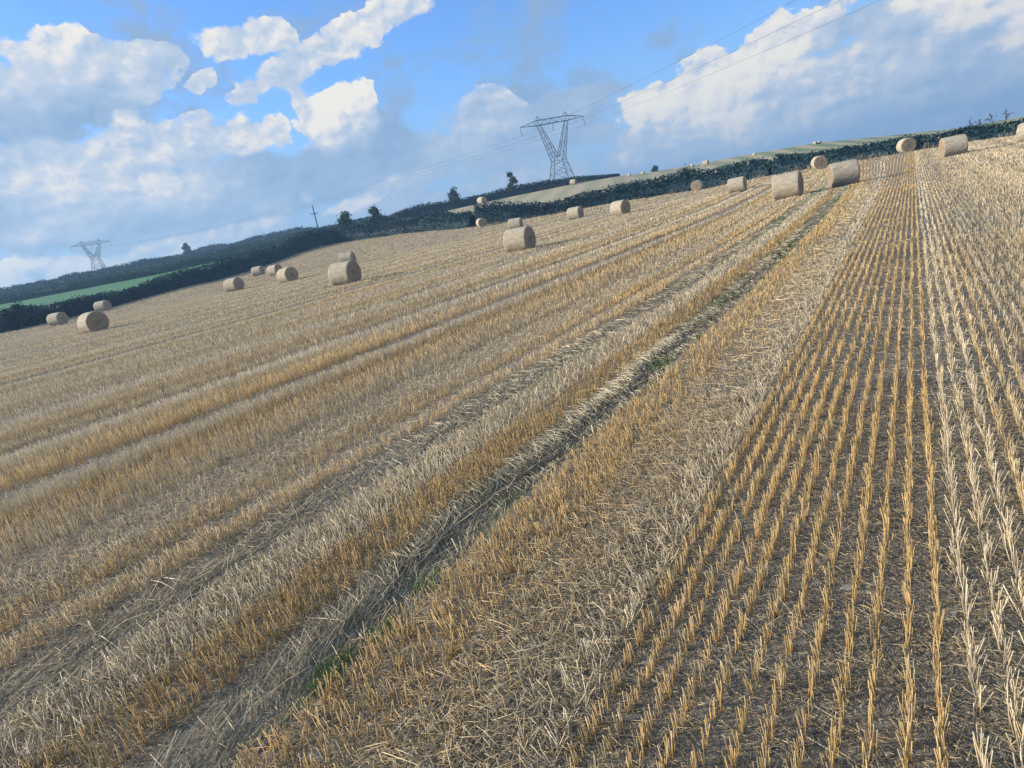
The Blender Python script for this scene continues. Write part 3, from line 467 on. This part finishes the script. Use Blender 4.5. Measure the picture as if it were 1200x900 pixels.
def bale_meshes(seed,wid=1.56):
    r=np.random.default_rng(seed); n=56; xs=np.array([-1,-.985,-.95,-.85,-.65,-.4,-.2,0,.2,.4,.65,.85,.95,.985,1])*wid/2
    edge=np.array([.955,.975,.992,1,1.004,1,1.003,1.006,1.002,1,1.004,1,.992,.975,.955]); th=np.arange(n)*2*math.pi/n
    wob=1+.010*np.sin(2*th+r.uniform(0,6))+.008*np.sin(3*th+r.uniform(0,6)); V=[]
    for k,x in enumerate(xs):
        rad=BR*edge[k]*wob+r.normal(0,.008,n); zz=np.cos(th)*rad; yy=np.sin(th)*rad*1.01; zz=np.where(zz<-BR*.955,-BR*.955+(zz+BR*.955)*.3,zz)
        V.append(np.stack([np.full(n,x)+r.normal(0,.008,n)*(abs(x)>wid*.48),yy,zz+BR*.955],1))
    Fq=[(i*n+j,i*n+(j+1)%n,(i+1)*n+(j+1)%n,(i+1)*n+j) for i in range(len(xs)-1) for j in range(n)]
    sideV=np.concatenate(V); ends=[]
    for sg,ring in ((1,V[-1]),(-1,V[0])):
        fr=np.array([1,.97,.9,.8,.68,.55,.42,.3,.18,.08]); cc=np.array([ring[:,0].mean(),0,BR*.96]); E=[]
        for q,f in enumerate(fr):
            p=cc+(ring-cc)*f; p[:,0]=ring[:,0]+sg*((.012 if q else -.004)+.02*math.sin(q*2.4)*(q>1)+r.normal(0,.010,n)*(q>0)); E.append(p)
        c0=cc+np.array([sg*-.01,0,0]); EV=np.concatenate(E+[c0[None]]); EF=[(i*n+j,i*n+(j+1)%n,(i+1)*n+(j+1)%n,(i+1)*n+j) for i in range(len(fr)-1) for j in range(n)]
        ET=[((len(fr)-1)*n+j,(len(fr)-1)*n+(j+1)%n,len(fr)*n) for j in range(n)]
        if sg<0: EF=[f[::-1] for f in EF]; ET=[f[::-1] for f in ET]
        # ragged straw tufts sticking out of the end and rim
        m=420; a=r.uniform(0,6.28,m); rr=BR*.96*np.sqrt(r.uniform(0,1,m)); b=np.stack([np.full(m,cc[0]+sg*.01),np.sin(a)*rr,np.cos(a)*rr+BR*.96],1)
        d=np.stack([sg*r.uniform(.1,.9,m),r.normal(0,1,m),r.normal(0,1,m)],1); d/=np.linalg.norm(d,axis=1)[:,None]; L=r.uniform(.03,.10,m)[:,None]; s_=np.cross(d,r.normal(size=(m,3))); s_/=np.linalg.norm(s_,axis=1)[:,None]
        q=np.stack([b-s_*.004,b+s_*.004,b+d*L],1).reshape(-1,3); o=len(EV); EV=np.concatenate([EV,q]); ET+= (np.arange(m)[:,None]*3+np.array([0,1,2])+o).tolist()
        ends.append((EV,[np.array(EF),np.array(ET)]))
    return (sideV,np.array(Fq)),ends
PROTO=[]
def place_bale(x,y,axis_deg,label,group,variant=0,scale=1.0,roll=0,parts=True):
    axr=math.radians(90-axis_deg)
    z=float(field_z(x,y)); e_=.6
    zx=float(field_z(x+e_*math.cos(axr),y+e_*math.sin(axr)))-float(field_z(x-e_*math.cos(axr),y-e_*math.sin(axr)))
    r=empty('straw_bale',(x,y,z-.03),axr); r.rotation_euler=(0,-math.atan2(zx,2*e_),axr); r.scale=(scale,)*3; tag(r,label,'bale',group)
    while len(PROTO)<=variant:
        (sv,sf),ends=bale_meshes(50+len(PROTO)); ms=[]
        for nm,(v_,f_),mm,smooth in (('net_wrap',(sv,sf),NET,True),('straw_end',ends[0],END,False),('straw_end',ends[1],END,False)):
            o=mesh_obj(nm,v_,f_,mm,smooth=smooth); ms.append(o.data); bpy.data.objects.remove(o)
        PROTO.append(ms)
    for nm,me in zip(('net_wrap','straw_end','straw_end'),PROTO[variant]):
        o=bpy.data.objects.new(nm,me); C.objects.link(o); o.parent=r
    return r
BL=['straw bale by the green pasture hedge, farthest left in the photo','largest bale of the left group, brown round end facing us','small straw bale behind the largest one of the left group, close to the hedge',
'straw bale alone left of the cluster of three, in front of dark hedge','leftmost bale of the cluster of three, showing mostly its pale side','middle bale of the cluster of three, farther back','nearest bale of the cluster of three, round brown end turned to us',
'big straw bale left of centre with a dark round end and mottled pale side','pale bale half hidden behind the big bale left of centre','small round bale seen end on against the hedge, left of the pylon','big straw bale in mid field below the pylon, dark end on its right',
'bale top peeping out behind the big bale below the pylon','straw bale right of the pylon foot, squarer and farther than its neighbour','straw bale with brown end on its right, right of the squarer bale','small round bale tight against the hedge, seen end on, right of the pylon',
'grey straw bale lying side on, left of the two big bales at the wheel tracks','large grey bale side on standing left of the wheel track','round bale seen end on beside the hedge, between the two big bales','large grey bale with a warm lit left end, right of the wheel track','round bale seen end on against the hedge at the head of the rows','large pale bale side on at the top of the rows, near the right corner','bale cut by the right edge of the photo']
for i,(x,y,a) in enumerate(BALES): place_bale(x,y,a,BL[i],'straw bales lying on the stubble field',i%3,1.0)
FL=['tiny pale bale high on the hillside above the cluster of three','pale bale among bushes above the green pasture','faint bale just right of the pale bale among bushes','round bale on the far field in front of the skyline hedge','pale bale at the foot of the big pylon','squarish bale standing on the skyline, on the pale hill right of the bush','tiny bale on the skyline just left of the round bush','tiny bale on the skyline just right of the round bush','tiny bale left of the squarish skyline bale','tiny bale on the skyline between the squarish bale and the pair','left one of the tiny pair of bales on the hill crest','right one of the tiny pair of bales on the hill crest']
for i,(x,y,s_) in enumerate(FARBALES):
    if i<len(FL): place_bale(x,y,math.degrees(math.atan2(x,y))+180-[20,60,50,40,65,70,60,60,60,60,60,60][i],FL[i],'far bales on the hill beyond the hedge',i%3,max(.55,min(1.7,s_/1.56)))
# ------------------------------------------------------------------ leaves
def clumps(P,size,flat=.0,seed=1):
    r=np.random.default_rng(seed); n=len(P); nrm=r.normal(size=(n,3)); nrm[:,2]+=flat; nrm/=np.linalg.norm(nrm,axis=1)[:,None]
    u=np.cross(nrm,r.normal(size=(n,3))); u/=np.linalg.norm(u,axis=1)[:,None]; v=np.cross(nrm,u); s_=(size*r.uniform(.45,1.2,n))[:,None]
    a=s_*r.uniform(.5,1,(n,1)); 
    V=np.stack([P-u*s_,P-v*a*.8+u*s_*.2,P+u*s_,P+v*a+u*s_*.1],1).reshape(-1,3); return V,np.arange(n)[:,None]*4+np.array([0,1,2,3])
def hedge(name,label,path,dens,leaf,width,seed,m_=None,ragged=.18,tuft=.06):
    r=np.random.default_rng(seed); p=np.array(path); seg=np.hypot(*(p[1:,:2]-p[:-1,:2]).T); s=np.concatenate([[0],np.cumsum(seg)]); L=s[-1]
    k=max(8,int(L/.8)); ss=np.linspace(0,L,k); cx=np.interp(ss,s,p[:,0]); cy=np.interp(ss,s,p[:,1]); h=np.interp(ss,s,p[:,2])
    nz=vnoise(k,seed,6,max(3,int(L/14))); h=h*(1+ragged*.45*nz); h=np.maximum(h,.3)
    tx=np.gradient(cx); ty=np.gradient(cy); tl=np.hypot(tx,ty); nx,ny=-ty/tl,tx/tl
    # core: a lumpy ridge
    prof_=[(-.5,0),(-.52,.35),(-.45,.7),(-.25,.9),(0,.95),(.25,.9),(.45,.7),(.52,.35),(.5,0)]; V=[]
    for (w,q) in prof_:
        ww=width*(w)*(.9+.2*vnoise(k,seed+int(w*50)+99,5,max(3,int(L/5)))*.5); hh=h*q*(.92+.05*vnoise(k,seed+7+int(w*30),5,max(3,int(L/3))))
        x=cx+nx*ww; y=cy+ny*ww; V.append(np.stack([x,y,field_z(x,y)-.3+hh],1))
    V=np.concatenate(V); F=[(a*k+b,a*k+b+1,(a+1)*k+b+1,(a+1)*k+b) for a in range(len(prof_)-1) for b in range(k-1)]
    n=int(L*dens); t=r.uniform(0,L,n); hc=np.interp(t,ss,h); x0=np.interp(t,ss,cx); y0=np.interp(t,ss,cy); ax=np.interp(t,ss,nx); ay=np.interp(t,ss,ny)
    ph=r.uniform(-.1,math.pi+.1,n); rad=r.uniform(.82,1.08,n)
    w=np.cos(ph)*width*.58*rad; q=np.clip(np.sin(ph),0,1)**.55*rad; q=np.where(ph<.35,r.uniform(.05,.7,n),q); q=np.where(ph>math.pi-.35,r.uniform(.05,.7,n),q)
    up_=r.random(n)<tuft; q=np.where(up_,r.uniform(.95,1.2,n),q)
    x=x0+ax*w; y=y0+ay*w; z=field_z(x,y)+hc*q*.97
    P=np.stack([x,y,z],1); cv,cf=clumps(P,np.where(up_,leaf*.6,leaf),.3,seed)
    cn=.5+.35*n2(x*.9,y*.9+z*1.3,seed)+.15*r.normal(size=n); tn=np.concatenate([np.full(len(V),.1),np.repeat(np.clip(cn,0,1),4)])
    o=mesh_obj(name,np.concatenate([V,cv]),[np.concatenate([np.array(F),cf+len(V)])],m_ or LEAF,attr={'tint':tn})
    return tag(o,label,'hedge','hedges between the fields')
H=HEDGES
hedge('hedge','dark hedge between the stubble field and the green pasture at the left',H['near_left'],130,.24,2.2,11)
hedge('hedge','dark hedge from the field corner to the bale seen end on',H['middle'],130,.24,2.4,12)
hedge('hedge','long dark hedge below the pylon and the pale hill field',H['long'],140,.22,2.0,13)
hedge('hedge','dark hedge across the top of the rows to the right edge of the photo',H['right'],150,.20,1.9,14,tuft=.09)
hedge('hedge','far hedge on the skyline behind the foot of the big pylon',H['far'],70,.32,2.4,15)
hedge('hedge','long wooded hedge along the skyline at the left',H['belt_sky'],40,.75,7,16,ragged=.25)
hedge('hedge','bushy hedge along the top of the green pasture',H['belt_mid'],55,.45,3.5,17,LEAF2,ragged=.35)
# intermediate hedgerows of the wooded slope at the left
def arc(a0,a1,f,h,base=2,n=14):
    o=[]
    for q in np.linspace(0,1,n):
        a=a0+(a1-a0)*q; P=prof(a); R=float(P[base]+(P[4]-P[base])*f); ar=math.radians(a); o.append((R*math.sin(ar),R*math.cos(ar),h*math.sin(math.pi*min(1,max(.08,q)) )**.3))
    return o
hedge('hedge','upper hedgerow on the wooded slope just below the left skyline',arc(-76,-42,.62,3.6),50,.6,5,18,ragged=.3)
hedge('hedge','lower hedgerow on the wooded slope at the left',arc(-72,-44,.30,3.0),50,.55,4,19,LEAF2,ragged=.35)
def tree(x,y,h,w,name,label,seed,trunk_f=.3,n=900,leaf=.28,group=None):
    r=np.random.default_rng(seed); z=float(field_z(x,y)); t=empty(name,(x,y,z)); tag(t,label,'tree',group)
    mb=MB(); mb.tube([(0,0,-.2),(.05*w,0,h*.35),(-.04*w,.03*w,h*.7)],[.09*w+.05,.06*w+.04,.03],7)
    for k in range(7):
        a=r.uniform(0,6.28); z0=h*r.uniform(.25,.6); mb.tube([(0,0,z0),(math.cos(a)*w*.4,math.sin(a)*w*.4,z0+h*.12),(math.cos(a)*w*.75,math.sin(a)*w*.75,z0+h*r.uniform(.15,.35))],[.035*w+.02,.025,.012],5)
    mb.build('trunk',BARK,t)
    cs=[];rs=[]
    for k in range(16):
        a=r.uniform(0,6.28); q=r.uniform(0,1); zz=h*(trunk_f+(1-trunk_f)*(.12+.80*q)); rr=w*.68*math.sqrt(max(.05,1-(2*q-.75)**2*.8))*r.uniform(.2,1)
        cs.append((math.cos(a)*rr,math.sin(a)*rr,zz)); rs.append(w*r.uniform(.25,.46))
    cs=np.array(cs); rs=np.array(rs); k=r.integers(0,16,n); d=r.normal(size=(n,3)); d/=np.linalg.norm(d,axis=1)[:,None]
    P=cs[k]+d*(rs[k]*r.uniform(.45,1.1,n)**.6)[:,None]*np.array([1,1,.9]); sp=r.random(n)<.06; P[sp]+=d[sp]*w*.22
    V,F=clumps(P,np.full(n,leaf),.2,seed); tn=np.clip(.5+.4*n2(P[:,0]*1.5,P[:,1]*1.5+P[:,2]*2,seed)+.15*r.normal(size=n),0,1)
    mesh_obj('crown',V,F,LEAF2,t,attr={'tint':np.repeat(tn,4)}); return t
tree(-115.6,121.9,6.3,2.7,'hedgerow_tree','bushy tree standing out of the hedge just right of the wooden pole',31,.12,n=1800)
tree(-110.5,126.6,6.2,2.5,'hedgerow_tree','second bushy tree right of the pole, taller and upright',32,.12,n=1600)
tree(-119.2,174.1,6.2,2.6,'hedgerow_tree','dark tree on the skyline hedge left of the small far bale',33,.12,n=1400)
tree(-104.1,183.5,7.2,2.4,'hedgerow_tree','small dark tree on the skyline hedge just left of the big pylon',34,.12,n=1300)
tree(-363.6,247.8,9.5,3.2,'round_tree','round dark tree alone on the left skyline above the pasture',35,.05,n=1800,leaf=.6)
tree(-67.1,206.4,1.8,1.3,'round_bush','small round bush on the skyline of the pale hill field',36,.05,n=700,leaf=.2)
tree(-99.6,41.7,3.6,1.4,'hedge_bush','rounded bush bulging from the pasture hedge at the far left',37,.05,n=800,leaf=.25)
tree(-29.8,106.2,3.7,1.1,'hedge_bush','taller bushy clump in the long hedge above the end on bale',38,.15,n=700,leaf=.2)
def sapling(x,y,h,label,seed):
    r=np.random.default_rng(seed); z=float(field_z(x,y)); t=empty('sapling',(x,y,z)); tag(t,label,'sapling','thin saplings sticking up out of the right hedge')
    mb=MB(); P=[]; 
    lean=r.normal(0,.12,2)
    mb.tube([(0,0,0),(lean[0]*h*.5,lean[1]*h*.5,h*.6),(lean[0]*h,lean[1]*h,h)],[.03,.02,.008],5)
    for k in range(9):
        q=r.uniform(.5,1); b=np.array([lean[0]*h*q,lean[1]*h*q,h*q]); d=np.array([r.normal(0,.35),r.normal(0,.35),r.uniform(.1,.45)]); mb.tube([b,b+d],[.012,.005],4); P+= [b+d*f+r.normal(0,.04,3) for f in np.linspace(.2,1.1,9)]
    mb.build('stem',BARK,t); P=np.array(P); V,F=clumps(P,np.full(len(P),.075),0,seed); mesh_obj('leaves',V,F,LEAF,t,attr={'tint':np.full(len(V),.4)})
for i,(x,y,h,l) in enumerate([(5.3,88.4,2.0,'leftmost bent sapling above the right hedge'),(6.0,88.0,2.15,'second sapling from the left above the right hedge'),(7.1,87.3,2.2,'third sapling from the left above the right hedge, lowest'),(7.9,86.9,2.3,'rightmost sapling above the right hedge')]): sapling(x,y,h,l,60+i)
# dry grass and weeds along the hedge foot
def fringe(path,name,label,tmean,n,h0,offs,seed):
    r=np.random.default_rng(seed); p=np.array(path); s=np.concatenate([[0],np.cumsum(np.hypot(*(p[1:,:2]-p[:-1,:2]).T))]); t=r.uniform(0,s[-1],n)
    cl=vnoise(400,seed,6,20); keep=r.random(n)<np.clip(.45+.4*np.interp(t,np.linspace(0,s[-1],400),cl),.05,1); t=t[keep]; n=len(t)
    x=np.interp(t,s,p[:,0]); y=np.interp(t,s,p[:,1]); R=np.hypot(x,y); q=(R-offs-r.uniform(-.1,.8,n))/R; x=x*q; y=y*q
    b=np.stack([x,y,field_z(x,y)-.02],1); h=h0*r.uniform(.3,1.2,n)*(1+.3*np.interp(t,np.linspace(0,s[-1],400),cl)); h=np.maximum(h,.1)
    add_straw(b,b+np.stack([r.normal(0,.25,n)*h,r.normal(0,.25,n)*h,h],1),(.03*r.uniform(.5,1.2,n)),.012,2,np.clip(r.normal(tmean,.3,n),-1,.6),np.clip(r.normal(.62,.2,n),.25,1.1))
for nm in ('middle','long','right'): fringe(H[nm],'','',-.35,int(15*60) if nm!='long' else 1100,.42,1.25,len(nm)*7)
fringe(H['near_left'],'','',-.5,500,.45,1.25,5); fringe(H['far'],'','',-.4,300,.7,1.6,6)
flush('dry_grass','dry pale grass and dead stems along the foot of the hedges')
bpy.data.objects['dry_grass']['category']='grass'
# ------------------------------------------------------------------ pylons and lines
def pylon(loc,rz,label,Ht,armz,k=1.0,th=1.0,hw=20.0):
    t=empty('electricity_pylon',loc,rz); tag(t,label,'pylon','steel pylons of the power line'); t.scale=(k,)*3
    b=7.3; w=2.9; fx=6.8
    def lg(sx,sy,f): return Vector((sx*(b+(w-b)*f),sy*(b+(w-b)*f),hw*f))
    for sx,sy in ((-1,-1),(1,-1),(1,1),(-1,1)):
        m=MB(); m.bar(lg(sx,sy,-.08),lg(sx,sy,1),.36*th,.30*th); m.build('leg',STEEL,t)
    m=MB(); cn=[(-1,-1),(1,-1),(1,1),(-1,1)]; lv=[0,.38,.68,.86,1]
    for i in range(4):
        a,c=cn[i],cn[(i+1)%4]
        for f0,f1 in zip(lv[:-1],lv[1:]):
            m.bar(lg(*a,f0),lg(*c,f1),.15*th); m.bar(lg(*c,f0),lg(*a,f1),.15*th)
        for f in (.38,.68,1): m.bar(lg(*a,f),lg(*c,f),.13*th)
    m.build('bracing',STEEL,t)
    for s in (-1,1):
        m=MB(); top=armz; ends=[Vector((s*w,-w,hw)),Vector((s*w,w,hw)),Vector((0,-w*.9,hw+1)),Vector((0,w*.9,hw+1))]
        tops=[Vector((s*(fx+.9),-.8,top)),Vector((s*(fx+.9),.8,top)),Vector((s*(fx-.7),-.8,top)),Vector((s*(fx-.7),.8,top))]
        for e_,q in zip(ends,tops): m.bar(e_,q,.30*th,.24*th)
        for f0,f1 in ((0,.25),(.25,.5),(.5,.72),(.72,.9)):
            for i0,i1 in ((0,1),(2,3),(0,2),(1,3)):
                A_=lambda i,f: ends[i].lerp(tops[i],f)
                m.bar(A_(i0,f0),A_(i1,f1),.13*th); m.bar(A_(i1,f0),A_(i0,f1),.11*th) if f0<.5 else None
        m.build('fork',STEEL,t)
    m=MB(); 
    for y in (-.8,.8):
        m.bar((-fx-1,y,armz),(fx+1,y,armz),.28*th); m.bar((-fx-1,y,armz+2.2),(fx+1,y,armz+2.2),.2*th)
        for s in (-1,1): m.bar((s*(fx+1),y,armz),(s*16,0,armz+.5),.26*th,.2*th); m.bar((s*(fx+1),y,armz+2.2),(s*16,0,armz+.6),.2*th,.16*th)
        for i in range(8):
            x0=-fx-1+(2*fx+2)*i/8; x1=-fx-1+(2*fx+2)*(i+1)/8; m.bar((x0,y,armz+(0 if i%2 else 2.2)),(x1,y,armz+(2.2 if i%2 else 0)),.13*th)
        for s in (-1,1):
            for i in range(3):
                f0=i/3; f1=(i+.6)/3; xa=s*(fx+1+(15-fx)*f0); xb=s*(fx+1+(15-fx)*f1); m.bar((xa,y*(1-f0),armz+.5*f0),(xb,y*(1-f1),armz+2.2-1.65*f1),.12*th)
    for i in range(9):
        x0=-fx-1+(2*fx+2)*i/8; m.bar((x0,-.8,armz),(x0,.8,armz),.12*th)
    for s in (-1,1):
        for y in (-.8,.8): m.bar((s*(fx+1),y,armz+2.2),(s*(fx+.2),0,armz+4.2),.17*th); m.bar((s*(fx-1.2),y,armz+2.2),(s*(fx+.2),0,armz+4.2),.15*th)
    m.build('crossarm',STEEL,t)
    for x in (-15.8,0,15.8):
        m=MB(); m.bar((x,0,armz+.3),(x,0,armz-3.4),.12*th); 
        for q in range(6): m.tube([(x,0,armz-.5-q*.45),(x,0,armz-.72-q*.45)],[.24*th,.12*th],8)
        m.tube([(x-.35,0,armz-3.4),(x+.35,0,armz-3.4)],.16*th,6); m.build('insulator',GLASSI,t)
    return t
ARM=37.0
PYL=[((-146.1,307.0),42.0,'large steel lattice pylon standing behind the hedge left of centre',1.0,.92),((-563.5,303.4),77.0,'small distant steel pylon over the left skyline',.90,1.25),((P3X,P3Y),P3R,'steel pylon beyond the right edge carrying the three overhead lines',1.0,1.0)]
tips=[]
for (x,y),rz,lb,k,th in PYL:
    q_=(1.0,.98,1.0)[len(tips)]; z=float(ground_z(x,y))+PZ[len(tips)]; o=pylon((x,y,z),math.radians(rz),lb,38,ARM*q_,k,th,24.0 if q_<.99 else 20.0)
    r=math.radians(rz); tips.append([Vector((x+q*k*math.cos(r),y+q*k*math.sin(r),z+(ARM*q_-3.4)*k)) for q in (-15.8,0,15.8)])
def wire(a,b,sag,label,rad):
    m=MB(); n=40; m.tube([a.lerp(b,i/n)-Vector((0,0,4*sag*(i/n)*(1-i/n))) for i in range(n+1)],rad,5); tag(m.build('power_line',WIRE,None),label,'power line','overhead lines between the pylons')
ph=('left arm tip','middle','right arm tip')
for i in range(3):
    wire(tips[0][i],tips[2][i],1.5,'overhead line from the %s of the big pylon out of the photo top'%ph[i],.035)
    wire(tips[1][i],tips[0][i],7.0,'faint overhead line from the small pylon to the %s of the big pylon'%ph[i],.035)
# wooden pole
x,y=-136.16,132.52; z=float(ground_z(x,y)); t=empty('utility_pole',(x,y,z),math.radians(40)); tag(t,'thin wooden utility pole sticking up out of the left hedge','utility pole')
m=MB(); m.tube([(0,0,-.3),(0,0,9.7)],[.19,.14],8); m.build('pole',WOODP,t); m=MB(); m.bar((-.9,0,7.6),(.9,0,7.6),.16); m.build('crossarm',WOODP,t)
for q in (-.8,0,.8): m=MB(); m.tube([(q,0,7.65),(q,0,7.95)],[.09,.05],6); m.build('insulator',GLASSI,t)
# ------------------------------------------------------------------ haze
m=bpy.data.materials.new('haze'); m.use_nodes=True; t_=m.node_tree; t_.nodes.clear(); o_=t_.nodes.new('ShaderNodeOutputMaterial'); pv=t_.nodes.new('ShaderNodeVolumePrincipled')
pv.inputs['Color'].default_value=(.38,.66,1.0,1); pv.inputs['Density'].default_value=HAZE; pv.inputs['Anisotropy'].default_value=.2; t_.links.new(pv.outputs[0],o_.inputs['Volume'])
a,b_,zb,zt=2900,2900,-40,90; V=[(sx*a,sy*b_,q) for q in (zb,zt) for sx,sy in ((-1,-1),(1,-1),(1,1),(-1,1))]
me=bpy.data.meshes.new('haze'); me.from_pydata(V,[],[(3,2,1,0),(4,5,6,7),(0,1,5,4),(1,2,6,5),(2,3,7,6),(3,0,4,7)]); me.materials.append(m); hz=bpy.data.objects.new('haze',me); C.objects.link(hz); tag(hz,'thin blue evening haze over the fields','haze',kind='stuff')
